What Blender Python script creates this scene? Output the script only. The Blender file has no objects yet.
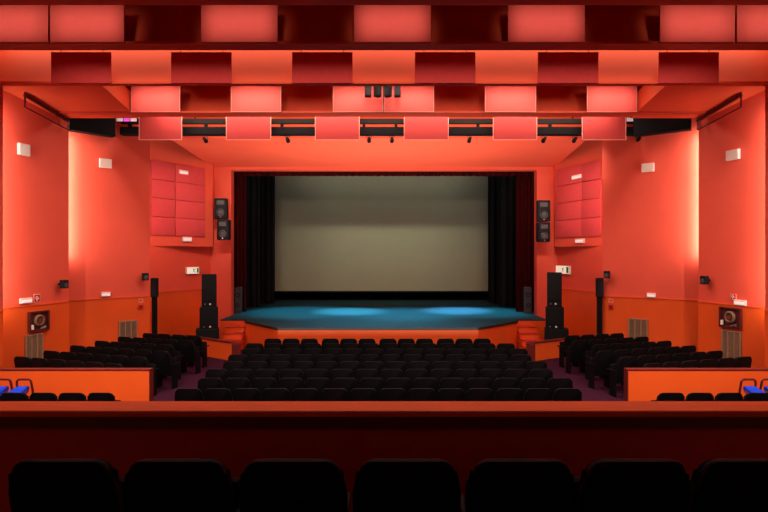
import bpy, bmesh, math, random
from mathutils import Vector, Matrix
random.seed(7)
F = 538.0            # focal length in pixels of the 768 px wide frame
CH = 3.45            # eye height above the stalls floor
PI = math.pi
scene = bpy.context.scene
C = scene.collection

# ------------------------------------------------------------------ helpers
def px(x, d): return (x - 384.0) * d / F
def pz(y, d): return CH + (255.0 - y) * d / F

def mat(name, col, rough=0.6, var=0.05, scale=3.0, metal=0.0, bump=0.0, bscale=120.0, spec=0.4, stretch=None):
    m = bpy.data.materials.new(name); m.use_nodes = True
    nt = m.node_tree; b = nt.nodes['Principled BSDF']
    b.inputs['Roughness'].default_value = rough
    b.inputs['Metallic'].default_value = metal
    b.inputs['Specular IOR Level'].default_value = spec
    tc = nt.nodes.new('ShaderNodeTexCoord')
    mp = nt.nodes.new('ShaderNodeMapping')
    if stretch: mp.inputs['Scale'].default_value = stretch
    nt.links.new(tc.outputs['Object'], mp.inputs['Vector'])
    n = nt.nodes.new('ShaderNodeTexNoise'); n.inputs['Scale'].default_value = scale; n.inputs['Detail'].default_value = 5
    nt.links.new(mp.outputs['Vector'], n.inputs['Vector'])
    r = nt.nodes.new('ShaderNodeValToRGB')
    r.color_ramp.elements[0].position = .3; r.color_ramp.elements[1].position = .7
    r.color_ramp.elements[0].color = tuple(c * (1 - var) for c in col) + (1,)
    r.color_ramp.elements[1].color = tuple(min(1, c * (1 + var)) for c in col) + (1,)
    nt.links.new(n.outputs['Fac'], r.inputs['Fac']); nt.links.new(r.outputs['Color'], b.inputs['Base Color'])
    if bump > 0:
        n2 = nt.nodes.new('ShaderNodeTexNoise'); n2.inputs['Scale'].default_value = bscale
        nt.links.new(mp.outputs['Vector'], n2.inputs['Vector'])
        bp = nt.nodes.new('ShaderNodeBump'); bp.inputs['Strength'].default_value = bump; bp.inputs['Distance'].default_value = .01
        nt.links.new(n2.outputs['Fac'], bp.inputs['Height']); nt.links.new(bp.outputs['Normal'], b.inputs['Normal'])
    return m

def emit(name, col, s):
    m = bpy.data.materials.new(name); m.use_nodes = True
    b = m.node_tree.nodes['Principled BSDF']
    b.inputs['Base Color'].default_value = tuple(col) + (1,)
    b.inputs['Emission Color'].default_value = tuple(col) + (1,)
    b.inputs['Emission Strength'].default_value = s
    return m

M = dict(
    wall=mat('orange_paint', (.78, .098, .050), .62, .035, 1.3, bump=.12),
    dado=mat('deep_orange_paint', (.80, .10, .012), .5, .04, 1.6, bump=.1),
    ceil=mat('red_orange_ceiling_paint', (.74, .088, .026), .7, .03, 1.0),
    beam=mat('shaded_beam_paint', (.60, .06, .018), .6, .05, 2.0),  # darker than the ceiling paint, holding the shade of the unlit beams
    soffit=mat('salmon_soffit_paint', (.82, .11, .052), .65, .03, 1.2),
    pink=mat('coral_pink_fabric', (.86, .115, .095), .8, .03, 6, bump=.2, bscale=300),
    crimson=mat('shaded_crimson_fabric', (.50, .032, .030), .8, .05, 6, bump=.2, bscale=300),  # shade of the backlit second row put into the fabric colour
    scarlet=mat('shaded_scarlet_fabric', (.37, .029, .025), .8, .04, 6, bump=.2, bscale=300),  # dimmer light on the lowest row is painted into this red
    rose=mat('rose_fabric', (.62, .060, .062), .85, .04, 5, bump=.25, bscale=250),
    paletrim=mat('pale_pink_trim', (.85, .42, .34), .5, .03),
    seat=mat('black_upholstery', (.0028, .0022, .0028), .8, .2, 20, bump=.3, bscale=400, spec=.1),
    seatshell=mat('black_plastic', (.0028, .0022, .0028), .6, .15, 8, spec=.12),
    black=mat('matt_black_metal', (.006, .006, .007), .7, .2, 9, spec=.1),
    spk=mat('black_speaker_paint', (.009, .011, .013), .6, .25, 30, bump=.25, bscale=500, spec=.15),
    cone=mat('speaker_cone', (.06, .062, .066), .4, .2, 20),
    grey=mat('grey_metal', (.22, .21, .20), .4, .1, 10, metal=.5),
    truss=mat('dark_truss_steel', (.020, .018, .017), .7, .1, 10, spec=.1),
    chrome=mat('steel', (.6, .6, .6), .3, .05, 10, metal=.9),
    white=mat('cream_plastic', (.80, .72, .62), .5, .03, 5),
    green=mat('sign_green', (.02, .30, .10), .5, .05, 5),
    red=mat('signal_red', (.55, .012, .012), .4, .05, 5),
    wood=mat('varnished_red_rail', (.74, .085, .012), .5, .12, 6, stretch=(.4, 8, 8), spec=.15),
    parapet=mat('deep_red_parapet_fabric', (.50, .033, .014), .75, .06, 8, bump=.15),
    capdark=mat('dark_red_cap', (.13, .014, .011), .4, .1, 5),
    stagef=mat('blue_lit_stage_boards', (.013, .046, .060), .7, .22, 5, stretch=(.6, 6, 1), bump=.1, spec=.12),  # black boards with the blue stage light put into their colour
    stagetrim=mat('black_stage_edge', (.015, .012, .012), .5, .1),
    carpet=mat('plum_carpet', (.032, .005, .017), .95, .25, 14, bump=.4, bscale=200, spec=.08),
    redcurt=mat('dark_red_velvet', (.055, .002, .002), .9, .15, 9, spec=.1),
    blackcurt=mat('black_velvet', (.005, .005, .006), .95, .2, 9),
    screen=mat('grey_screen_cloth', (.46, .49, .33), .85, .02, 2),
    blue=mat('bright_blue_vinyl', (.003, .055, .66), .5, .15, 6, spec=.15),
    maroon=mat('maroon_tube', (.10, .010, .010), .35, .1, 6),
    vent=mat('beige_grille', (.34, .20, .12), .5, .08, 8),
    ventdark=mat('vent_shadow_back', (.06, .022, .014), .7, .1, 8),
    hosered=mat('dimmed_hose_reel', (.16, .035, .020), .5, .15, 9),  # reel darkened for the dim cabinet recess
    hose=mat('dimmed_hose', (.20, .11, .06), .55, .15, 12),  # hose colour lowered to hold the shade inside the cabinet
    cabin=mat('cabinet_maroon', (.10, .010, .008), .6, .1, 6),
    magenta=emit('magenta_led', (.75, .08, .65), .8),
    whiteled=emit('white_led', (.95, .8, .8), .35),
    exitlit=emit('lit_exit_face', (.9, .95, .75), .5),
)

def new(): return bmesh.new()

def box(bm, x0, x1, y0, y1, z0, z1, bev=0.0, mi=0, seg=2):
    r = bmesh.ops.create_cube(bm, size=1.0)
    vs = r['verts']
    for v in vs:
        v.co = Vector(((x0+x1)/2 + v.co.x*(x1-x0), (y0+y1)/2 + v.co.y*(y1-y0), (z0+z1)/2 + v.co.z*(z1-z0)))
    if bev > 0:
        es = list({e for v in vs for e in v.link_edges})
        bmesh.ops.bevel(bm, geom=es, offset=bev, segments=seg, affect='EDGES', profile=.5)
    return bm

def cyl(bm, p0, p1, r, seg=14, r2=None):
    p0 = Vector(p0); p1 = Vector(p1); d = p1 - p0
    rot = Vector((0, 0, 1)).rotation_difference(d.normalized()).to_matrix().to_4x4()
    mt = Matrix.Translation((p0 + p1) / 2) @ rot
    bmesh.ops.create_cone(bm, cap_ends=True, segments=seg, radius1=r, radius2=r if r2 is None else r2, depth=d.length, matrix=mt)
    return bm

def tube(bm, pts, r, seg=8):
    pts = [Vector(p) for p in pts]; n = len(pts); rings = []
    for i, p in enumerate(pts):
        t = (pts[min(i+1, n-1)] - pts[max(i-1, 0)]).normalized()
        a = t.orthogonal().normalized() if i == 0 else (prev - t * prev.dot(t)).normalized()
        prev = a; b = t.cross(a)
        rings.append([bm.verts.new(p + (a*math.cos(k*2*PI/seg) + b*math.sin(k*2*PI/seg))*r) for k in range(seg)])
    for i in range(n-1):
        for k in range(seg):
            bm.faces.new((rings[i][k], rings[i][(k+1) % seg], rings[i+1][(k+1) % seg], rings[i+1][k]))
    bm.faces.new(rings[0][::-1]); bm.faces.new(rings[-1])
    return bm

def torus(bm, c, R, r, axis='y', n=20, m=8):
    c = Vector(c); rings = []
    for i in range(n):
        a = 2*PI*i/n; ring = []
        for j in range(m):
            b = 2*PI*j/m; q = R + r*math.cos(b); w = r*math.sin(b)
            ring.append(bm.verts.new(c + Vector((q*math.cos(a), w, q*math.sin(a)))))
        rings.append(ring)
    for i in range(n):
        for j in range(m):
            bm.faces.new((rings[i][j], rings[(i+1) % n][j], rings[(i+1) % n][(j+1) % m], rings[i][(j+1) % m]))
    return bm

def prism_plan(bm, pts, z0, z1):
    """closed plan polygon (x, y) raised from z0 to z1"""
    lo = [bm.verts.new((x, y, z0)) for x, y in pts]; hi = [bm.verts.new((x, y, z1)) for x, y in pts]
    n = len(pts)
    for i in range(n): bm.faces.new((lo[i], lo[(i+1) % n], hi[(i+1) % n], hi[i]))
    bm.faces.new(lo[::-1]); bm.faces.new(hi)
    return bm

def prism_x(bm, prof, x0, x1):
    """closed profile (y, z) run along x"""
    a = [bm.verts.new((x0, y, z)) for y, z in prof]; b = [bm.verts.new((x1, y, z)) for y, z in prof]
    n = len(prof)
    for i in range(n): bm.faces.new((a[i], a[(i+1) % n], b[(i+1) % n], b[i]))
    bm.faces.new(a[::-1]); bm.faces.new(b)
    return bm

def obj(name, bm, m, parent=None, smooth=False, loc=None, rz=0, label=None):
    bmesh.ops.recalc_face_normals(bm, faces=bm.faces)
    me = bpy.data.meshes.new(name); bm.to_mesh(me); bm.free()
    me.materials.append(M[m])
    if smooth:
        for p in me.polygons: p.use_smooth = True
        me.set_sharp_from_angle(angle=math.radians(40))
    o = bpy.data.objects.new(name, me); C.objects.link(o)
    if parent: o.parent = parent
    if loc is not None: o.location = loc
    o.rotation_euler.z = rz
    if label: o['label'] = label
    return o

def tag(o, label, cat, group=None):
    o['label'] = label; o['category'] = cat
    if group: o['group'] = group
    return o

def thing(name, label, cat, loc=(0, 0, 0), rz=0, group=None):
    o = bpy.data.objects.new(name, None); C.objects.link(o)
    o.empty_display_size = .2
    o.location = loc; o.rotation_euler = (0, 0, rz)
    return tag(o, label, cat, group)

def struct(name, bm, m, parent=None):
    o = obj(name, bm, m, parent)
    if not parent: o['kind'] = 'structure'
    return o

def dup(root, loc, rz, label, group=None):
    r = root.copy(); C.objects.link(r); r.location = loc; r.rotation_euler = (0, 0, rz); r['label'] = label
    if group: r['group'] = group
    for ch in list(root.children):
        c = ch.copy(); C.objects.link(c); c.parent = r
        for g in list(ch.children):
            d = g.copy(); C.objects.link(d); d.parent = c
    return r

ORD = ['first', 'second', 'third', 'fourth', 'fifth', 'sixth', 'seventh', 'eighth', 'ninth', 'tenth', 'eleventh', 'twelfth', 'thirteenth', 'fourteenth']

# ------------------------------------------------------------------ room shell
TOP = CH + 5.65
DADO = CH - 1.375
ROOMB = 22.0

class Seg:
    """a vertical wall run in plan from a (left in view) to b (right in view)"""
    def __init__(s, a, b):
        s.a = Vector(a); s.b = Vector(b); s.u = (s.b - s.a).normalized()
        s.n = Vector((s.u.y, -s.u.x))          # towards the audience
        s.rz = math.atan2(s.u.y, s.u.x)
    def hit(s, x):
        k = (x - 384.0) / F                     # x = k*y
        t = (k*s.a.y - s.a.x) / (s.u.x - k*s.u.y)
        return s.a + s.u*t
    def at(s, x, y, off=0.0):
        p = s.hit(x); z = pz(y, p.y); q = p + s.n*off
        return Vector((q.x, q.y, z))

def wall(name, seg, z0, z1, th=.14, dado=True, m='wall'):
    a, b, n = seg.a, seg.b, seg.n
    bm = prism_plan(new(), [a, b, b - n*th, a - n*th], z0, z1)
    w = struct(name, bm, m)
    if dado and z0 < DADO:
        bm = prism_plan(new(), [a + n*.012, b + n*.012, b, a], z0, DADO)
        obj('dado', bm, 'dado', w)
        bm = prism_plan(new(), [a + n*.03, b + n*.03, b, a], DADO, DADO + .035)
        obj('dado_rail', bm, 'dado', w)
    return w

SEG = {}
SEG['L0'] = Seg((-10.0, 4.0), (-9.28, 13.1))
SEG['LA'] = Seg((-9.75, 13.62), (-9.20, 15.7))
SEG['LB'] = Seg((-9.46, 16.06), (-7.76, 17.8))
SEG['LC'] = Seg((-8.75, 18.30), (-7.10, 21.98))
SEG['R0'] = Seg((9.28, 13.1), (10.0, 4.0))
SEG['RA'] = Seg((9.18, 15.7), (9.75, 13.62))
SEG['RB'] = Seg((7.22, 17.8), (9.42, 16.06))
SEG['RC'] = Seg((7.10, 21.98), (8.00, 18.30))
ZB0 = pz(246, 19.8)
for k in ('L0', 'LA', 'LB', 'LC'): wall('wall_left', SEG[k], 0, ZB0 if k == 'LC' else TOP)
for k in ('R0', 'RA', 'RB', 'RC'): wall('wall_right', SEG[k], 0, ZB0 if k == 'RC' else TOP)
# closing returns behind the saw-tooth edges
for s in (-1, 1):
    nm = 'wall_left' if s < 0 else 'wall_right'
    struct(nm, box(new(), min(s*10.2, s*10.35), max(s*10.2, s*10.35), 4, 22.4, 0, TOP), 'wall')
    struct(nm, box(new(), min(s*10.2, s*10.05), max(s*10.2, s*10.05), -2.5, 4, 0, TOP), 'wall')

struct('floor', box(new(), -10.2, 10.2, 4.06, 22.0, -.15, 0), 'carpet')
struct('floor_balcony', box(new(), -10.0, 10.0, -2.5, 3.80, 0, 1.47), 'carpet')
struct('ceiling', box(new(), -10.3, 10.3, -2.5, 22.4, TOP, TOP + .15), 'beam')

# angled upper bays carrying the rose panels
def bay(name, pts, z0, z1): return struct(name, prism_plan(new(), pts, z0, z1), 'wall')
bay('wall_left', [(-8.36, 19.2), (-6.87, 21.6), (-6.95, 21.99), (-8.5, 21.99)], ZB0, TOP)
bay('wall_right', [(6.87, 21.6), (7.80, 19.2), (7.95, 21.99), (6.95, 21.99)], ZB0, TOP)
SEG['LX'] = Seg((-8.36, 19.2), (-6.87, 21.6))
SEG['RX'] = Seg((6.87, 21.6), (7.80, 19.2))

# proscenium wall with its opening
OPX, OPZ = 6.25, pz(170, 22)
bm = new()
box(bm, -10.2, -OPX, 22.0, 22.4, 0, TOP); box(bm, OPX, 10.2, 22.0, 22.4, 0, TOP)
struct('wall_front', bm, 'wall')
struct('wall_front', box(new(), -OPX, OPX, 22.0, 22.4, OPZ, TOP), 'soffit')

# ------------------------------------------------------------------ stepped ceiling
def beam(y0, hb, y1, ytop, htop, xw, m='beam'):
    b = CH + hb
    prof = [(y0, b), (y1, b), (y1 + .06, b + .02), (ytop + .06, CH + htop), (ytop, CH + htop), (y1 - .03, b + .07), (y0, b + .05)]
    return struct('ceiling_beam', prism_x(new(), prof, -xw, xw), m)
beam(7.55, 3.70, 7.95, 8.15, 5.65, 10.0)
beam(9.76, 3.83, 10.06, 10.5, 5.65, 9.9)
beam(12.49, 3.98, 12.66, 13.15, 5.65, 10.1, 'ceil')
beam(15.0, 3.965, 15.44, 16.0, 5.65, 9.3)
# sloping side ceilings between the second and third beams, and outside them
for s in (-1, 1):
    x0, x1 = sorted((s*7.07, s*10.2))
    prof = [(13.0, CH + 4.33), (15.46, CH + 3.93), (15.46, CH + 4.5), (13.25, CH + 4.8)]
    struct('ceiling_side', prism_x(new(), prof, x0, x1), 'ceil')
# soffit in front of the stage with its bulkhead
bm = new()
zs = [(18.0, CH + 3.91, 7.2), (22.0, CH + 3.60, 7.0)]
lo = [bm.verts.new((-zs[0][2], 18, zs[0][1])), bm.verts.new((zs[0][2] - .37, 18, zs[0][1])), bm.verts.new((7.0, 22, zs[1][1])), bm.verts.new((-7.0, 22, zs[1][1]))]
hi = [bm.verts.new(v.co + Vector((0, 0, .12))) for v in lo]
for i in range(4): bm.faces.new((lo[i], lo[(i+1) % 4], hi[(i+1) % 4], hi[i]))
bm.faces.new(lo); bm.faces.new(hi)
struct('ceiling_soffit', bm, 'soffit')
struct('ceiling_soffit', box(new(), -7.2, 6.95, 18.05, 18.15, CH + 4.03, TOP), 'ceil')

# ------------------------------------------------------------------ hanging panels
def hung_panel(x0, x1, y0, y1, d, m, label, group, trim):
    X0, X1, Z1, Z0 = px(x0, d), px(x1, d), pz(y0, d), pz(y1, d)
    cx = (X0 + X1)/2; w = (X1 - X0)/2
    t = thing('acoustic_panel', label, 'ceiling panel', (cx, d, Z0), 0, group)
    h = Z1 - Z0
    obj('board', box(new(), -w, w, 0, .03, 0, h, .004), m, t)
    for s in (-1, 1):
        obj('hanger', cyl(new(), (s*w*.7, .04, h*.6), (s*w*.7, .04, TOP - Z0 - .01), .008, 8), 'black', t)
    if trim:
        e = .012
        bm = new(); box(bm, -w, w, -.006, .0, 0, e); box(bm, -w, -w + e, -.006, .0, e, h); box(bm, w - e, w, -.006, .0, e, h)
        obj('edge_highlight', bm, 'paletrim', t)  # pale strips painted as the highlight along the panel edges
    return t
R1 = [(-28, 48), (50, 124), (201, 277.5), (354, 431), (508, 585), (660, 735), (737, 812)]
for i, (a, b) in enumerate(R1):
    hung_panel(a, b, 4, 42, 9.7, 'pink', f'coral pink panel, {ORD[i]} from the left in the topmost, nearest ceiling row', 'panels of the nearest ceiling row', False)
R2 = [(51, 111), (171, 231.5), (292, 352.5), (415, 475.5), (538, 598.5), (659, 719)]
for i, (a, b) in enumerate(R2):
    hung_panel(a, b, 52, 83, 12.45, 'crimson', f'shaded crimson panel, {ORD[i]} from the left in the second ceiling row', 'panels of the second ceiling row', False)
R3 = [(131, 180), (231, 281), (333, 383), (384, 434), (485, 536), (587, 637)]
for i, (a, b) in enumerate(R3):
    hung_panel(a, b, 86, 112, 14.95, 'pink', f'bright coral panel, {ORD[i]} from the left in the third ceiling row', 'panels of the third ceiling row', True)
R4 = [(139, 182), (226, 271), (315, 359.5), (404, 448.5), (493, 537), (582, 626)]
for i, (a, b) in enumerate(R4):
    hung_panel(a, b, 113, 140, 16.7, 'scarlet', f'scarlet panel, {ORD[i]} from the left in the lowest ceiling row', 'panels of the lowest ceiling row', True)

# ------------------------------------------------------------------ lighting truss and ducts
t = thing('lighting_truss', 'long black lighting truss spanning the hall behind the lowest scarlet panels', 'truss', (0, 17.1, pz(131, 17.1)))
zb, zt, zc = pz(135.5, 17.1), pz(127.5, 17.1), pz(131, 17.1)
obj('lower_chord', box(new(), -8.35, 8.0, -.12, .12, zb - zc, zt - zc, .03), 'black', t)
obj('upper_chord', box(new(), -8.35, 8.0, -.05, .05, pz(124, 17.1) - zc, pz(119, 17.1) - zc, .01), 'truss', t)
for x in (100, 130, 165, 206, 240, 282, 322, 364, 396, 440, 478, 520, 550, 590, 640):
    X = px(x, 17.1)
    if X < -8.3: continue
    obj('strut', box(new(), X - .045, X + .045, -.04, .04, zt - zc - .02, pz(122, 17.1) - zc), 'black', t)
for X in (-6, -2, 2, 6):
    obj('hanger', cyl(new(), (X, 0, pz(120, 17.1) - zc), (X, 0, TOP - zc - .01), .02), 'black', t)

def duct(a, b, name, lab, h0, h1):
    s = Seg(a, b); L = (s.b - s.a).length
    t = thing(name, lab, 'duct', (s.a.x, s.a.y, CH + h0), s.rz)
    obj('casing', box(new(), 0, L, -.12, .12, 0, h1 - h0, .01), 'black', t)
    obj('lower_lip', box(new(), 0, L, -.16, .14, -.05, 0, .01), 'black', t)
    obj('bracket', box(new(), L*.4, L*.4 + .05, -.05, .05, h1 - h0, 5.6 - h0), 'black', t)
duct((-9.29, 15.82), (-8.42, 16.78), 'cable_duct', 'black cable duct at the left end of the truss above the wall', 3.72, 4.25)
duct((7.78, 16.70), (9.00, 15.78), 'cable_duct', 'black cable duct at the right end of the truss above the wall', 3.72, 4.25)

def spot_lamp(loc, rz, tilt, label, group, size=1.0, post=.25):
    t = thing('spotlight', label, 'spotlight', loc, rz, group)
    bm = cyl(new(), (0, 0, 0), (0, .30*size, 0), .075*size, 16, .10*size)
    bmesh.ops.rotate(bm, verts=bm.verts, cent=(0, .12*size, 0), matrix=Matrix.Rotation(tilt, 3, 'X'))
    b = obj('housing', bm, 'black', t, True)
    bm = cyl(new(), (0, .30*size, 0), (0, .312*size, 0), .092*size, 16)
    bmesh.ops.rotate(bm, verts=bm.verts, cent=(0, .12*size, 0), matrix=Matrix.Rotation(tilt, 3, 'X'))
    obj('lens', bm, 'chrome', b)
    q = .115*size
    bm = tube(new(), [(-q, .12*size, 0), (-q, .12*size, .16*size), (q, .12*size, .16*size), (q, .12*size, 0)], .012*size, 6)
    obj('yoke', bm, 'black', t)
    obj('clamp', cyl(new(), (0, .12*size, .15*size), (0, .12*size, .15*size + post), .016), 'grey', t)
    return t
lampx = [204, 287, 369, 392, 470, 545, 576, 640]
for i, x in enumerate(lampx):
    X = px(x, 17.0)
    spot_lamp((X, 17.02, zb - .125), 0, -.35, f'small black stage spotlight, {ORD[i]} from the left under the truss', 'spotlights under the truss', .65, .028)
# coloured lamps at both ends of the truss
for s, xs in ((-1, (119.5, 126.5, 133.5)), (1, (630, 638, 646))):
    side = 'left' if s < 0 else 'right'
    for i, x in enumerate(xs):
        d = 16.80; mg = i == 1
        pos = ('outer', 'middle', 'inner')[i if s < 0 else 2 - i]
        t = thing('led_lamp', f'{pos} {"magenta" if mg else "white"} lamp lit above the {side} end of the truss', 'stage lamp', (px(x, d), d, pz(121.6, d)))
        obj('housing', box(new(), -.10, .10, .02, .14, 0, .13, .01), 'black', t)
        obj('lens', box(new(), -.095, .095, -.0, .02, .01, .12, .004), 'magenta' if mg else 'whiteled', t)

# cluster of four lamps in front of the middle of the third row
d = 14.45
t = thing('lamp_bar', 'short pale bar with lamps under it in front of the central coral panels', 'lamp bar', (px(383, d), d, pz(83.2, d)))
obj('bar', box(new(), -.46, .46, -.02, .02, -.012, .018, .004), 'paletrim', t)
for X in (-.4, .4): obj('hanger', cyl(new(), (X, .03, 0), (X, .03, TOP - pz(83.2, d) - .01), .008), 'black', t)
zbar = pz(83.2, d)
for i, (x, r) in enumerate(((368, .05), (377.5, .75), (388, -.75), (397.5, -.05))):
    t = thing('floodlight', f'black floodlight, {ORD[i]} from the left of four on the central lamp bar', 'floodlight', (px(x, d), d, zbar - .21), r, 'floodlights on the central bar')
    obj('housing', box(new(), -.085, .085, -.07, .07, -.16, .14, .015), 'black', t)
    obj('reflector', box(new(), -.07, .07, -.082, -.07, -.14, .06, .004), 'spk', t)
    obj('yoke', box(new(), -.02, .02, -.015, .015, .14, .206), 'chrome', t)

# pipe frames along the tops of the side walls
for s in (-1, 1):
    side = 'left' if s < 0 else 'right'
    g = lambda x: x if s < 0 else 766 - x
    def P(x, y, dd): return (px(g(x), dd), dd, pz(y, dd))
    d1, d2 = 13.85, 15.45
    o = Vector(P(25, 107, d1))
    t = thing('pipe_frame', f'maroon pipe frame hanging along the top of the {side} wall', 'pipe frame', o)
    L = lambda *p: [Vector(q) - o for q in p]
    obj('upright', tube(new(), L(P(25, 72, d1), P(25, 107, d1)), .022), 'maroon', t)
    obj('upright', tube(new(), L(P(68.5, 107, d2), P(68.5, 130, d2)), .022), 'maroon', t)
    obj('long_tube', tube(new(), L(P(25, 107, d1), P(68.5, 130, d2)), .02), 'maroon', t)
    obj('long_tube', tube(new(), L(P(25, 95, d1), P(68.5, 121, d2)), .05), 'cabin', t)  # thick dark tube standing in for the shadow gap at the wall top
    obj('top_arm', tube(new(), L(P(23, 72, d1), P(48, 79, 13.6)), .014), 'maroon', t)
    obj('top_arm', tube(new(), L(P(67, 108, d2), P(79, 113, 15.2)), .014), 'maroon', t)

# ------------------------------------------------------------------ wall fittings
def on_wall(name, seg, x, y, label, cat, off=.0):
    p = SEG[seg].at(x, y, off); return thing(name, label, cat, p, SEG[seg].rz)
def W(seg, a, b, y):   # metres across a pixel span on that wall
    p, q = SEG[seg].hit(a), SEG[seg].hit(b); return (q - p).length
def H(seg, x, a, b):
    p = SEG[seg].hit(x); return abs(b - a) * p.y / F

def plate(seg, x0, x1, y0, y1, label):
    xc, yc = (x0+x1)/2, (y0+y1)/2; w, h = W(seg, x0, x1, yc)/2, H(seg, xc, y0, y1)/2
    t = on_wall('wall_loudspeaker', seg, xc, yc, label, 'wall fixture')
    obj('cabinet', box(new(), -w, w, -.09, 0, -h, h, .012), 'white', t)
    bm = new()
    for k in range(7):
        z = -h*.8 + k*h*1.6/6; box(bm, -w*.85, w*.85, -.094, -.09, z - .008, z + .008)
    obj('grille', bm, 'white', t)
plate('LA', 17, 28, 144, 155.5, 'cream rectangular box high on the left wall nearer the viewer')
plate('LB', 99, 111, 159, 168, 'cream rectangular box high on the left wall beside the stage bay')
plate('RB', 642, 654.5, 163.5, 172, 'cream rectangular box high on the right wall beside the stage bay')
plate('RA', 728, 740.5, 150, 160, 'cream rectangular box high on the right wall nearer the viewer')

def emer(seg, x0, x1, y0, y1, label, off=.0):
    xc, yc = (x0+x1)/2, (y0+y1)/2; w, h = W(seg, x0, x1, yc)/2, H(seg, xc, y0, y1)/2
    t = on_wall('emergency_light', seg, xc, yc, label, 'emergency light', off)
    b = obj('body', box(new(), -w, w, -.06, 0, -h, h, .012), 'white', t)
    obj('lens', box(new(), -w*.85, w*.85, -.075, -.06, -h*.7, h*.3, .008), 'whiteled', t)
emer('LA', 19, 31, 298, 303.5, 'white emergency light on the left wall above the hose cabinet')
emer('LB', 101, 110, 292, 296.5, 'white emergency light low on the left wall above the air vent')
emer('RB', 647, 656, 293, 297.5, 'white emergency light low on the right wall above the air vent')
emer('RA', 735, 747, 300, 305.5, 'white emergency light on the right wall above the hose cabinet')
emer('LX', 182, 191, 237, 241.5, 'white emergency light under the rose panels on the left bay')
emer('RX', 576, 585, 238.8, 243.2, 'white emergency light under the rose panels on the right bay')
emer('LX', 177.5, 186.5, 170.5, 174.5, 'white emergency light across the top of the left rose panels', .065)
emer('RX', 574, 583, 175, 179, 'white emergency light across the top of the right rose panels', .065)

def running_man(bm, s, y):
    pts = [(-.10, .84), (-.10, .64), (-.20, .54), (-.58, .22), (-.66, .08), (-.52, .02), (-.22, .28), (-.22, -.12), (-.38, -.38), (-.74, -.42), (-.74, -.56),
           (-.28, -.54), (-.06, -.18), (.30, -.82), (.48, -.76), (.14, -.06), (.12, .30), (.54, .12), (.60, .26), (.14, .52), (.08, .64), (.08, .84)]
    a = [bm.verts.new((x*s, y, z*s)) for x, z in pts]; b = [bm.verts.new((x*s, y - .004, z*s)) for x, z in pts]
    n = len(pts)
    for i in range(n): bm.faces.new((a[i], a[(i+1) % n], b[(i+1) % n], b[i]))
    bm.faces.new(a); bm.faces.new(b[::-1])
def exit_sign(seg, x0, x1, y0, y1, label):
    xc, yc = (x0+x1)/2, (y0+y1)/2; w, h = W(seg, x0, x1, yc)/2, H(seg, xc, y0, y1)/2
    t = on_wall('exit_sign', seg, xc, yc, label, 'exit sign')
    obj('body', box(new(), -w, w, -.07, 0, -h, h, .008), 'white', t)
    obj('lit_face', box(new(), -w*.93, w*.93, -.076, -.07, -h*.86, h*.86), 'exitlit', t)
    bm = new(); running_man(bm, h*.8, -.078)
    bmesh.ops.translate(bm, verts=bm.verts, vec=(w*.1, 0, 0))
    obj('pictogram', bm, 'green', t)
    obj('door_symbol', box(new(), w*.55, w*.88, -.08, -.077, -h*.7, h*.7), 'green', t)
exit_sign('LC', 185.5, 198, 267, 274, 'lit green and white exit sign on the left wall beside the stage')
exit_sign('RC', 557, 571, 265.5, 274, 'lit green and white exit sign on the right wall beside the stage')

def fire_sign(seg, x0, x1, y0, y1, label):
    xc, yc = (x0+x1)/2, (y0+y1)/2; w, h = W(seg, x0, x1, yc)/2, H(seg, xc, y0, y1)/2
    t = on_wall('fire_sign', seg, xc, yc, label, 'sign')
    obj('border', box(new(), -w, w, -.012, 0, -h, h), 'paletrim', t)
    obj('face', box(new(), -w*.82, w*.82, -.016, -.012, -h*.82, h*.82), 'red', t)
    bm = new(); torus(bm, (-.1*w, -.018, .12*h), .32*w, .08*w); box(bm, .15*w, .55*w, -.022, -.016, -.2*h, .0); box(bm, -.2*w, 0, -.022, -.016, -.6*h, -.2*h)
    obj('pictogram', bm, 'white', t)
fire_sign('LA', 33.5, 40, 294, 302.5, 'small red fire sign with pale border on the left wall')
fire_sign('RA', 730.5, 736.5, 294, 299.7, 'small red fire sign with pale border on the right wall')

def call_point(seg, x, y0, label):
    t = on_wall('fire_alarm_button', seg, x, y0 + 8, label, 'fire alarm button', .014)
    w = .07
    obj('box', box(new(), -w, w, -.05, 0, -w, w, .008), 'red', t)
    obj('button', box(new(), -w*.5, w*.5, -.056, -.05, -w*.5, w*.5, .004), 'cabin', t)
    bm = new(); z = .13
    for a, b, c, d2 in ((-w, w, z, z + .016), (-w, w, z + .11, z + .126), (-w, -w + .016, z, z + .126), (w - .016, w, z, z + .126)): box(bm, a, b, -.012, 0, c, d2)
    obj('notice_border', bm, 'paletrim', t)
call_point('LB', 140.5, 298.5, 'red fire alarm button low on the left wall beside the stage bay')
call_point('RB', 611, 298.5, 'red fire alarm button low on the right wall beside the stage bay')

def air_vent(seg, x0, x1, y0, y1, label):
    xc, yc = (x0+x1)/2, (y0+y1)/2; w, h = W(seg, x0, x1, yc)/2, H(seg, xc, y0, y1)/2
    t = on_wall('air_vent', seg, xc, yc, label, 'air vent', .014)
    obj('back_plate', box(new(), -w, w, -.01, 0, -h, h), 'ventdark', t)
    bm = new(); f = .035
    box(bm, -w, w, -.04, -.01, h - f, h); box(bm, -w, w, -.04, -.01, -h, -h + f)
    for k in range(4):
        x = -w + f/2 + (2*w - f)*k/3; box(bm, x - f/2, x + f/2, -.04, -.01, -h + f, h - f)
    obj('frame', bm, 'vent', t)
    bm = new(); n = 18
    for k in range(n):
        x = -w + f + (2*w - 2*f)*(k + .5)/n; box(bm, x - .006, x + .006, -.03, -.01, -h + f, h - f)
    obj('grille', bm, 'vent', t)
air_vent('LB', 118.5, 137, 320.5, 346, 'beige slatted air vent at the foot of the left wall beside the stage bay')
air_vent('RB', 628.5, 648, 318.5, 346, 'beige slatted air vent at the foot of the right wall beside the stage bay')
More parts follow.
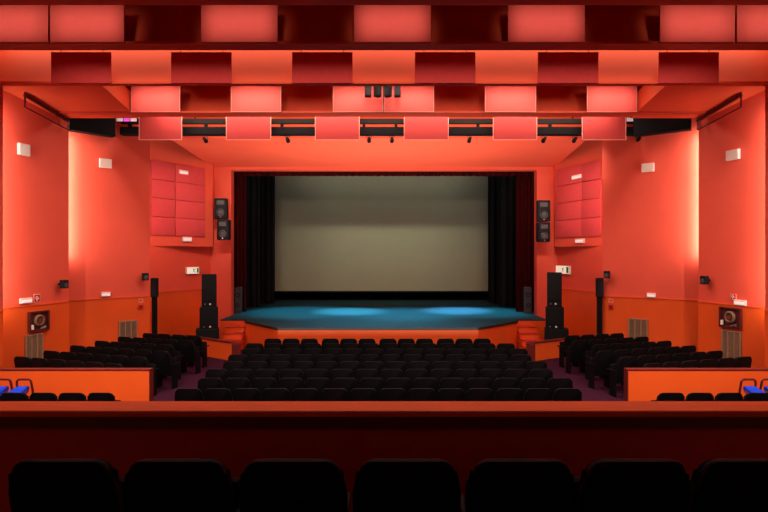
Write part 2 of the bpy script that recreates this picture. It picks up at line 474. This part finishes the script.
air_vent('LA', 24.5, 42, 334, 364, 'beige slatted air vent under the hose cabinet on the left wall')
air_vent('RA', 722.5, 742, 330.5, 362, 'beige slatted air vent under the hose cabinet on the right wall')

def hose_cabinet(seg, x0, x1, y0, y1, label):
    xc, yc = (x0+x1)/2, (y0+y1)/2; w, h = W(seg, x0, x1, yc)/2, H(seg, xc, y0, y1)/2
    t = on_wall('hose_cabinet', seg, xc, yc, label, 'fire hose cabinet', .014)
    obj('back_plate', box(new(), -w, w, -.02, 0, -h, h), 'cabin', t)
    bm = new(); f = .04
    box(bm, -w, w, -.075, -.02, h - f, h); box(bm, -w, w, -.075, -.02, -h, -h + f)
    box(bm, -w, -w + f, -.075, -.02, -h + f, h - f); box(bm, w - f, w, -.075, -.02, -h + f, h - f)
    obj('frame', bm, 'cabin', t)
    r = min(w, h)*.62
    bm = new()
    for k in range(4): torus(bm, (0, -.035 - .012*k, .02), r - .03 - .02*(k % 2), .024)
    obj('hose', bm, 'hose', t, True)
    obj('reel', cyl(new(), (0, -.02, .02), (0, -.085, .02), r*.4), 'hosered', t, True)
    obj('valve', cyl(new(), (-w*.72, -.06, -h*.75), (-w*.72, -.06, -h*.3), .04), 'white', t)
    obj('nozzle', cyl(new(), (w*.1, -.06, -h*.78), (w*.6, -.06, -h*.66), .022, 10, .04), 'grey', t)
hose_cabinet('LA', 27.5, 47.5, 311, 331, 'dark open fire hose cabinet with coiled hose on the left wall')
hose_cabinet('RA', 721, 742.5, 307.5, 328, 'dark open fire hose cabinet with coiled hose on the right wall')

def small_speaker(seg, x, y, label):
    t = on_wall('wall_speaker', seg, x, y, label, 'speaker')
    obj('bracket', box(new(), -.03, .03, -.10, 0, -.03, .03), 'black', t)
    c = obj('cabinet', box(new(), -.09, .09, -.26, -.10, -.12, .12, .02), 'spk', t)
    bm = cyl(new(), (0, -.262, -.03), (0, -.27, -.03), .075, 16, .05); obj('woofer', bm, 'cone', c)
small_speaker('LA', 59, 284, 'small black speaker at the far end of the nearer left wall')
small_speaker('LB', 143, 276.5, 'small black speaker at the stage end of the left wall')
small_speaker('RB', 608.5, 274.5, 'small black speaker at the stage end of the right wall')
small_speaker('RA', 709.5, 280, 'small black speaker at the far end of the nearer right wall')

# rose fabric panels in the bays
def rose(seg, xs, ytop, ybot, label):
    s = SEG[seg]; p = s.hit(xs[1]); t = thing('padded_wall_panel', label, 'acoustic panel', (p.x, p.y, pz(ybot, p.y)), s.rz)
    zt = pz(ytop, p.y) - pz(ybot, p.y)
    for a, b in zip(xs[:-1], xs[1:]):
        A = (s.hit(a) - p).dot(s.u); B = (s.hit(b) - p).dot(s.u)
        for k in range(4):
            obj('pad', box(new(), A + .008, B - .008, -.06, 0, zt*k/4 + .008, zt*(k+1)/4 - .008, .02), 'rose', t, True)
rose('LX', (150, 174.5, 204.5), 164, 236, 'rose red padded panel of eight tiles on the left bay beside the stage')
rose('RX', (556.5, 583, 602), 164, 237, 'rose red padded panel of eight tiles on the right bay beside the stage')

# ------------------------------------------------------------------ loudspeakers
def pa_speaker(x0, x1, y0, y1, d, rz, label, group):
    w = (x1 - x0)*d/F/2; h = (y1 - y0)*d/F/2
    t = thing('loudspeaker', label, 'loudspeaker', (px((x0+x1)/2, d), d, pz((y0+y1)/2, d)), rz, group)
    obj('cabinet', box(new(), -w, w, -.17, .17, -h, h, .035), 'spk', t, True)
    obj('woofer', torus(new(), (0, -.172, -h*.38), w*.55, .022), 'cone', t, True)
    obj('cone', cyl(new(), (0, -.165, -h*.38), (0, -.178, -h*.38), w*.5, 18, w*.2), 'cone', t, True)
    obj('horn', box(new(), -w*.6, w*.6, -.185, -.16, h*.35, h*.78, .01), 'cone', t)
    obj('badge', box(new(), -.02, .02, -.182, -.17, -h*.88, -h*.80), 'chrome', t)
    obj('bracket', box(new(), -.04, .04, .17, 22.0 - d + .01, -.05, .05), 'black', t)
pa_speaker(215, 227.5, 198.5, 219, 21.45, .12, 'upper black loudspeaker of the pair left of the stage opening', 'loudspeakers flanking the opening')
pa_speaker(218, 230, 219.8, 240, 21.45, -.05, 'lower black loudspeaker of the pair left of the stage opening', 'loudspeakers flanking the opening')
pa_speaker(537, 549.5, 200.5, 221.5, 21.45, -.12, 'upper black loudspeaker of the pair right of the stage opening', 'loudspeakers flanking the opening')
pa_speaker(537, 549, 222.5, 242, 21.45, .05, 'lower black loudspeaker of the pair right of the stage opening', 'loudspeakers flanking the opening')

def cabinet(name, x0, x1, z0, z1, d, dep, label, knobs=1):
    w = (x1 - x0)*d/F/2
    t = thing(name, label, 'loudspeaker', (px((x0+x1)/2, d), d, z0), .28 if x0 < 384 else -.28)
    h = z1 - z0
    obj('cabinet', box(new(), -w, w, 0, dep, 0, h, .02), 'spk', t)
    obj('grille', box(new(), -w*.9, w*.9, -.015, 0, h*.2, h*.96, .006), 'cone' if name == 'none' else 'spk', t)
    obj('badge', cyl(new(), (w*.15, -.02, h*.10), (w*.15, 0, h*.10), .035, 12), 'white', t)
    obj('handle', box(new(), -w*.6, -w*.45, -.012, 0, h*.08, h*.12), 'chrome', t)
    return t
d = 19.15
for s, (tx, bx, ax) in ((-1, ((202, 216), (200, 217.5), (196.5, 218.5))), (1, ((547.5, 561.5), (546, 563.5), (545, 568)))):
    side = 'left' if s < 0 else 'right'
    zA = pz(329, d); zB = pz(307.5, d); zC = pz(274.5 if s < 0 else 272.5, d)
    cabinet('subwoofer', ax[0], ax[1], 0, zA, d, .5, f'wide black subwoofer at the bottom of the {side} speaker stack')
    cabinet('bass_speaker', bx[0], bx[1], zA, zB, d + .02, .45, f'black bass speaker in the middle of the {side} speaker stack')
    cabinet('tall_speaker', tx[0], tx[1], zB, zC, d + .04, .42, f'tall black speaker on top of the {side} speaker stack')
# column speakers on stands beside the bays
for s, x, dd in ((-1, 154.6, 17.95), (1, 622.8, 17.15)):
    side = 'left' if s < 0 else 'right'
    if s > 0: x, dd = 599.5, 17.75
    X = px(x, dd)
    t = thing('column_speaker', f'narrow black column speaker on a black stand by the {side} wall', 'speaker', (X, dd, 0))
    za, zb2 = pz(297, dd), pz(278, dd)
    obj('cabinet', box(new(), -.10, .10, -.1, .1, za, zb2, .02), 'spk', t)
    obj('stand', box(new(), -.07, .07, -.06, .06, .04, za), 'black', t)
    obj('base', box(new(), -.14, .14, -.14, .14, 0, .04, .01), 'black', t)

# ------------------------------------------------------------------ stage
SZ = CH - 2.45
AX, AY = px(278, 18.06), 18.06
front = [(-5.15, 19.95), (-3.56, 18.06), (3.15, 18.06), (4.95, 19.95)]
plan = front + [(4.95, 20.4), (6.2, 20.4), (6.2, 22.0), (7.6, 22.4), (9.5, 22.41), (9.5, 31), (-9.5, 31), (-9.5, 22.41), (-6.24, 22.41), (-6.24, 20.4), (-5.15, 20.4)]
plan = front + [(4.95, 20.4), (6.2, 20.4), (6.2, 22.42), (9.5, 22.42), (9.5, 31), (-9.5, 31), (-9.5, 22.42), (-6.2, 22.42), (-6.2, 20.4), (-5.15, 20.4)]
st = struct('floor_stage', prism_plan(new(), plan, 0, SZ - .05), 'dado')
obj('boards', prism_plan(new(), plan, SZ - .05, SZ), 'stagef', st)
bm = new()
for (a, b) in zip(front[:-1], front[1:]):
    s = Seg(a, b); prism_plan(bm, [s.a, s.b, s.b + s.n*.03, s.a + s.n*.03], SZ - .07, SZ + .012)
obj('nosing', bm, 'stagetrim', st)
struct('wall_backstage', box(new(), -9.5, 9.5, 31, 31.1, 0, 11), 'blackcurt')
for s in (-1, 1):
    a, b = sorted((s*9.5, s*9.6)); struct('wall_backstage', box(new(), a, b, 22.42, 31.1, 0, 11), 'blackcurt')
struct('ceiling_stage', box(new(), -9.6, 9.6, 22.42, 31.1, 11, 11.1), 'blackcurt')

for s in (-1, 1):
    side = 'left' if s < 0 else 'right'
    xa, xb = (-5.87, -5.17) if s < 0 else (4.97, 5.66)
    t = thing('stage_steps', f'orange carpeted steps rising to the {side} end of the stage front', 'steps', ((xa+xb)/2, 19.0, 0))
    w = (xb - xa)/2
    for k in range(4):
        z = .2*(k+1); y = .3*k
        st2 = obj('step', box(new(), -w, w, y, 1.38, .2*k, z - .025), 'dado', t)
        obj('nosing', box(new(), -w, w, y - .02, 1.38, z - .025, z), 'parapet', st2)

# low angled walls in front of the steps
def low_wall(a, b, z1, name):
    s = Seg(a, b)
    w = struct(name, prism_plan(new(), [s.a, s.b, s.b - s.n*.16, s.a - s.n*.16], 0, z1), 'dado')
    obj('cap', prism_plan(new(), [s.a + s.n*.02 - s.u*.02, s.b + s.n*.02 + s.u*.02, s.b - s.n*.18 + s.u*.02, s.a - s.n*.18 - s.u*.02], z1, z1 + .04), 'capdark', w)
    return w, s
for s in (-1, 1):
    if s < 0: a, b = (-7.1, 19.05), (-4.78, 17.4)
    else: a, b = (4.75, 17.4), (6.95, 18.75)
    w, sg = low_wall(a, b, CH - 2.88, 'wall_orchestra')
    e = sg.b if s < 0 else sg.a
    obj('end_post', box(new(), e.x - .12, e.x + .12, e.y - .1, e.y + .14, 0, CH - 2.86, .01), 'capdark', w)

def curtain(name, x0, x1, y, z0, z1, amp, n, m, label, cat='curtain', group=None):
    bm = new(); N = n*8; fr = []; bk = []
    for i in range(N + 1):
        t = i/N; x = x0 + (x1 - x0)*t; yy = amp*math.sin(t*n*2*PI) + amp*.3*math.sin(t*n*5.3)
        fr.append((x, y + yy - .015)); bk.append((x, y + yy + .015))
    prism_plan(bm, fr + bk[::-1], z0, z1)
    o = obj(name, bm, m, None, True)
    return tag(o, label, cat, group)
curtain('stage_curtain', -6.95, px(246, 23.2), 23.2, SZ + .01, CH + 5, .07, 6, 'redcurt', 'dark red velvet side curtain at the left of the stage opening')
curtain('stage_curtain', px(516, 23.2), 6.95, 23.2, SZ + .01, CH + 5, .07, 8, 'redcurt', 'dark red velvet side curtain at the right of the stage opening')
curtain('curtain_pelmet', -7.0, 7.0, 22.85, pz(176, 22.85), CH + 5, .06, 50, 'redcurt', 'dark red pelmet curtain across the top of the stage opening', 'curtain')
for k, (yy, xl, xr) in enumerate(((25.2, 260, 500), (27.2, 274, 489))):
    wh = ('nearer', 'farther')[k]
    curtain('black_leg_curtain', -8.3 + .3*k, px(xl, yy), yy, SZ + .01, CH + 6, .07, 9, 'blackcurt', f'{wh} black leg curtain between the screen and the left red curtain')
    curtain('black_leg_curtain', px(xr, yy), 8.3 - .3*k, yy, SZ + .01, CH + 6, .07, 9, 'blackcurt', f'{wh} black leg curtain between the screen and the right red curtain')
curtain('border_curtain', -8.2, 8.2, 26.2, pz(176, 26.2), CH + 6, .06, 40, 'blackcurt', 'black border curtain hanging just above the screen')
curtain('backdrop_curtain', -9.2, 9.2, 30.2, SZ + .01, CH + 6.5, .08, 50, 'blackcurt', 'black backdrop curtain behind the screen')

d = 29.0
t = thing('projection_screen', 'large pale grey projection screen hanging at the back of the stage', 'screen', (px(381.5, d), d, pz(291, d)))
w = (488 - 275)*d/F/2; h = pz(176, d) - pz(291, d)
obj('screen_cloth', box(new(), -w, w, 0, .02, 0, h + .35), 'screen', t)
bm = new(); box(bm, -w - .12, -w, -.02, .03, -.1, h + .4); box(bm, w, w + .12, -.02, .03, -.1, h + .4); box(bm, -w, w, -.02, .03, -.1, 0)
obj('border', bm, 'black', t)
obj('batten', cyl(new(), (-w, .05, h + .4), (w, .05, h + .4), .03), 'black', t)
for X in (-4, 0, 4): obj('wire', cyl(new(), (X, .05, h + .4), (X, .05, 10.99 - pz(291, d)), .008, 6), 'black', t)

for s, x, y0, y1 in ((-1, 238.3, 287, 312), (1, 527.5, 287, 312)):
    side = 'left' if s < 0 else 'right'; dd = 22.75
    t = thing('stage_monitor', f'grey column speaker standing on the stage at the {side} edge of the opening', 'speaker', (px(x, dd), dd, SZ))
    h = pz(y0, dd) - SZ
    obj('cabinet', box(new(), -.14, .14, -.12, .12, .0, h, .02), 'cone', t)
    for q in (.3, .7): obj('woofer', torus(new(), (0, -.122, h*q), .075, .018), 'spk', t, True)

# ------------------------------------------------------------------ balcony parapet in the foreground
pz0 = 1.47; ptop = CH - 1.10
w = struct('parapet', box(new(), -9.6, 9.6, 3.86, 4.03, 0, ptop - .05), 'parapet')
obj('rail_cap', box(new(), -9.6, 9.6, 3.80, 4.06, ptop - .05, ptop, .012), 'wood', w)
obj('rail_shadow_band', box(new(), -9.6, 9.6, 3.82, 3.86, ptop - .13, ptop - .05), 'capdark', w)  # dark strip painted as the shadow under the overhanging cap
# low walls behind the side rows
for s in (-1, 1):
    a, b = (-9.36, px(149.5, 11.5)) if s < 0 else (px(628, 11.5), 9.36)
    zt = CH - 2.45
    w = struct('parapet_side', box(new(), a, b, 11.5, 11.64, 0, zt - .035), 'dado')
    obj('cap', box(new(), a if s < 0 else a - .02, b + .02 if s < 0 else b, 11.497, 11.65, zt - .03, zt + .01, .006), 'capdark', w)
    e0, e1 = (b, b + .02) if s < 0 else (a - .02, a)
    obj('end_panel', box(new(), e0, e1, 11.48, 11.66, 0, zt - .035), 'capdark', w)

# ------------------------------------------------------------------ theatre seats
def seat_proto(label):
    t = thing('theatre_seat', label, 'theatre seat')
    # backrest: rounded trapezoid outline, leaning back, given thickness
    out = []
    wt, wb, z0, z1, r = .232, .262, .34, 1.0, .07
    out += [(-wb, z0), (wb, z0), (wb, .84)]
    for k in range(7):
        a = k*PI/2/6; out.append((wt - r + r*math.cos(a), z1 - r + r*math.sin(a)))
    for k in range(7):
        a = PI/2 + k*PI/2/6; out.append((-wt + r + r*math.cos(a), z1 - r + r*math.sin(a)))
    out.append((-wb, .84))
    def slab(y0, y1, sc=1.0, zoff=0):
        bm = new(); n = len(out)
        def sh(x, y, z): return (x*sc, y - (z - .4)*.20, z*1.0 + zoff if sc == 1 else .67 + (z - .67)*sc + zoff)
        a = [bm.verts.new(sh(x, y0, z)) for x, z in out]; b = [bm.verts.new(sh(x, y1, z)) for x, z in out]
        fs = [bm.faces.new((a[i], a[(i+1) % n], b[(i+1) % n], b[i])) for i in range(n)]
        fa = bm.faces.new(a[::-1]); fb = bm.faces.new(b)
        es = list(fa.edges) + list(fb.edges)
        bmesh.ops.bevel(bm, geom=es, offset=.012, segments=2, affect='EDGES', profile=.5)
        return bm
    obj('backrest', slab(-.02, .02), 'seatshell', t, True)
    obj('back_cushion', slab(.02, .085, .93), 'seat', t, True)
    bm = box(new(), -.215, .215, 0, .11, 0, .42, .03)          # tipped-up seat
    bmesh.ops.rotate(bm, verts=bm.verts, cent=(0, 0, 0), matrix=Matrix.Rotation(-.18, 3, 'X'))
    bmesh.ops.translate(bm, verts=bm.verts, vec=(0, .115, .36))
    obj('seat_cushion', bm, 'seat', t, True)
    for s in (-1, 1):
        x = s*.236
        obj('armrest', box(new(), x - .02, x + .02, -.04, .34, .61, .65, .012), 'seatshell', t, True)
        obj('leg', box(new(), x - .014, x + .014, .02, .24, 0, .61, .008), 'seatshell', t)
    return t
BACKY = (1.0 - .4)*.20          # how far the top of the backrest sits behind the base
proto = None
def seat(x, ytop, z, rz, label, group):
    global proto
    off = Vector((0, BACKY, 0)); off.rotate(Matrix.Rotation(rz, 3, 'Z'))
    loc = (x + off.x, ytop + off.y, z)
    if proto is None:
        proto = seat_proto(label); proto.location = loc; proto.rotation_euler.z = rz; proto['group'] = group
        return proto
    return dup(proto, loc, rz, label, group)

# foreground row in the balcony
for i, x in enumerate((-56, 60, 176.5, 292, 407, 522, 637.5, 753, 868)):
    if i in (0, 8): continue
    k = i - 1
    seat(px(x, 2.57), 2.57, pz0, 0, f'large dark seat back in the foreground, {ORD[k]} from the left before the red parapet', 'foreground balcony seats')

# central block
ROWY = [15.75 - .84*k for k in range(8)]
for r, y in enumerate(ROWY):
    if r == 0:
        xs = [px(c, y) for c in (272.8, 291, 309.3, 330.3, 348.6, 367, 388, 406.3, 424.6, 445.6, 464, 482.3)]
    else:
        x0 = -3.59 + (.13 if r % 2 == 0 else 0); xs = [x0 + .536*k for k in range(14)]
    for k, x in enumerate(xs):
        rn = 'front row' if r == 0 else ('rearmost row' if r == 7 else ORD[r] + ' row from the stage')
        seat(x, y, 0, 0, f'black seat, {ORD[k]} from the left in the {rn}, central block', f'central seats, {rn}')

# fan-shaped side blocks
counts = [6, 6, 6, 5, 5, 4]
heads = [(-8.72, 12.95), (-8.52, 13.75), (-8.30, 14.55), (-8.06, 15.35), (-7.78, 16.12), (-7.36, 16.85)]
for s in (-1, 1):
    side = 'left' if s < 0 else 'right'
    for r in range(6):
        hx, hy = heads[r]
        for k in range(counts[r]):
            a = math.radians(17)
            x = hx + .54*k*math.cos(a); y = hy - .54*k*math.sin(a)
            rn = 'nearest row' if r == 0 else ('farthest row' if r == 5 else ORD[r] + ' row from the back')
            seat(x if s < 0 else -x - .05, y, 0, s*a, f'black seat, {ORD[k]} from the {side} wall in the {rn}, {side} block', f'{side} block seats, {rn}')
# side rows in front of the low walls
for s in (-1, 1):
    side = 'left' if s < 0 else 'right'
    for k, x in enumerate((-15, 13, 42, 71, 100)):
        xx = x if s < 0 else (672 + 29.2*(4 - k))
        o = seat(px(xx, 9.75), 9.75, 0, 0, f'black seat, {ORD[k]} from the {side} edge in the row before the orange {side} parapet', f'seats before the {side} parapet')
        o.scale = (.95, .95, .95)

# blue chairs with tube frames behind those rows
def blue_chair(x, y, rz, label):
    t = thing('tube_frame_chair', label, 'chair', (x, y, 0), rz, 'blue chairs by the side parapets')
    r = .022
    pts = [(-.17, .10, 0), (-.155, .03, .72), (-.145, 0, .88)]
    for k in range(1, 6):
        a = PI - k*PI/2/5; pts.append((-.09 + .055*math.cos(a), 0, .88 + .06*math.sin(a)))
    for k in range(6):
        a = PI/2 - k*PI/2/5; pts.append((.09 + .055*math.cos(a), 0, .88 + .06*math.sin(a)))
    pts += [(.145, 0, .88), (.155, .03, .72), (.17, .10, 0)]
    obj('back_frame', tube(new(), pts, r), 'maroon', t, True)
    for s in (-1, 1): obj('leg', tube(new(), [(s*.13, -.08, .72), (s*.14, -.34, .66), (s*.15, -.38, 0)], r), 'maroon', t, True)
    bm = new()
    prof = [(-.40, .62), (-.40, .71), (-.34, .74), (-.04, .815), (0.0, .805), (0.0, .72)]
    prism_x(bm, prof, -.15, .15)
    for v in bm.verts:
        if v.co.y > -.1: v.co.x *= .76
    bmesh.ops.bevel(bm, geom=list(bm.edges), offset=.012, segments=2, affect='EDGES')
    obj('seat', bm, 'blue', t, True)
    bm = box(new(), -.12, .12, -.415, -.395, .52, .64, .006)
    obj('seat_front', bm, 'blue', t)
dd = 10.85
blue_chair(px(24, dd), dd, 0, 'blue chair with maroon tube back, wholly in view at the left edge')
blue_chair(px(3.5, dd), dd, 0, 'blue chair with maroon tube back, cut off by the left picture edge')
blue_chair(px(748.5, dd), dd, 0, 'blue chair with maroon tube back, wholly in view at the right edge')
blue_chair(px(769, dd), dd, 0, 'blue chair with maroon tube back, cut off by the right picture edge')

# ------------------------------------------------------------------ lights
def area(name, loc, target, sx, sy, power, col=(1, .78, .62), spread=180):
    l = bpy.data.lights.new(name, 'AREA'); l.shape = 'RECTANGLE'; l.size = sx; l.size_y = sy
    l.energy = power; l.color = col; l.spread = math.radians(spread)
    o = bpy.data.objects.new(name, l); C.objects.link(o); o.location = loc
    o.rotation_euler = (Vector(target) - Vector(loc)).to_track_quat('-Z', 'Y').to_euler()
    return o
def spot(name, loc, target, power, ang, col, blend=.6, rad=.15):
    l = bpy.data.lights.new(name, 'SPOT'); l.energy = power; l.color = col; l.spot_size = math.radians(ang); l.spot_blend = blend; l.shadow_soft_size = rad
    o = bpy.data.objects.new(name, l); C.objects.link(o); o.location = loc
    o.rotation_euler = (Vector(target) - Vector(loc)).to_track_quat('-Z', 'Y').to_euler()
    return o
WARM = (1, .80, .66)
# vertical cove lamps behind the saw-tooth wall edges
zc = CH + .9
for s in (-1, 1):
    area('cove_lamp', (s*9.50, 13.30, zc + .2), (s*9.35, 14.5, zc + .2), .07, 5.2, 62, (1, .78, .72))
    area('cove_lamp', (s*9.34, 15.86, CH + 1.75), (s*9.0, 16.8, CH + 1.75), .07, 3.7, 56, (1, .78, .72))
    xx = -7.92 if s < 0 else 7.42
    area('cove_lamp', (xx, 17.98, CH + 1.6), (xx - s*.1, 19.4, CH + 1.6), .06, 3.4, 30, (1, .62, .55))
# strip behind the first beam lighting the second step
area('beam_lamp', (0, 12.62, CH + 5.35), (0, 12.62, 0), 18.5, .10, 118, WARM)
# panel lamps for the first and third rows
for (a, b) in R1:
    area('panel_lamp', (px((a+b)/2, 9.7), 8.35, CH + 4.25), (px((a+b)/2, 9.7), 9.7, CH + 4.19), 1.25, .6, 1.9, WARM, 28)
for (a, b) in R3:
    area('panel_lamp', (px((a+b)/2, 14.95), 13.35, CH + 4.5), (px((a+b)/2, 14.95), 14.95, CH + 4.36), 1.2, .5, 2.7, WARM, 28)
# house lights in the ceiling steps, down onto the hall
area('overhead_lamp', (0, 14.1, CH + 4.9), (0, 14.6, 0), 13, .4, 220, WARM, 150)
area('overhead_lamp', (0, 16.3, CH + 4.6), (0, 17.5, 0), 14, .3, 350, WARM)
area('overhead_lamp', (0, 11.3, CH + 4.7), (0, 12.4, 0), 15, .4, 250, WARM, 140)
# truss lamps washing the stage front and soffit
area('truss_lamp', (0, 17.25, CH + 3.72), (0, 22.5, CH + 4.4), 12, .1, 45, WARM)
area('overhead_lamp', (0, 5.3, CH + 5.0), (0, 12.0, .6), 19, .4, 360, WARM, 44)
area('overhead_lamp', (0, 6.2, CH + 5.0), (0, 6.0, 0), 15, .3, 140, WARM, 70)  # unseen lamp added to brighten the foreground rail cap
# unseen fill light added on the floor to brighten the soffit
area('soffit_fill_light', (0, 16.45, .12), (0, 19.6, CH + 3.8), 8.5, .2, 370, WARM, 90)
for s in (-1, 1):
    area('side_fill_lamp', (s*5.6, 17.25, CH + 3.72), (s*6.6, 22, CH + .3), 2.2, .15, 36, WARM, 84)  # fill added to brighten the walls beside the stage opening
# stage lights
CY = (.05, .72, .95)
for X, Y, tx, ty, p, a, c in ((-4.2, 25, -3.6, 23.3, 300, 46, CY), (-1.6, 25, -1.5, 23.5, 760, 30, (.16, .72, 1)), (1.2, 25, .8, 22.8, 300, 46, (.08, .65, .9)), (3.6, 25, 3.2, 23.8, 950, 30, (.22, .58, 1)), (4.6, 25, 4.3, 23.2, 300, 40, CY), (0, 24, 0, 21.0, 260, 62, (.08, .6, .85))):
    spot('stage_lamp', (X, Y, CH + 4.6), (tx, ty, SZ), p*16, a, c, .9, .2)
area('screen_lamp', (0, 25.0, CH + 4.83), (0, 29, CH - .2), 8, .08, 40, (1, .97, .74), 80)
area('screen_lamp', (0, 27.6, CH + 5.2), (0, 29, CH + 2), 9, .1, 13, (1, .95, .78), 100)  # unseen fill added to lighten the top of the screen

wd = bpy.data.worlds.new('World'); scene.world = wd; wd.use_nodes = True
wd.node_tree.nodes['Background'].inputs[0].default_value = (1, .42, .30, 1)
wd.node_tree.nodes['Background'].inputs[1].default_value = .13

# ------------------------------------------------------------------ camera
cam = bpy.data.cameras.new('camera'); co = bpy.data.objects.new('camera', cam); C.objects.link(co)
cam.sensor_width = 36; cam.lens = F/768*36; cam.shift_y = -1/768
co.location = (0, 0, CH); co.rotation_euler = (PI/2, 0, 0); cam.clip_start = .05
scene.camera = co
vs = scene.view_settings
vs.view_transform = 'Standard'; vs.look = 'None'; vs.exposure = 0; vs.gamma = 1; vs.use_curve_mapping = False
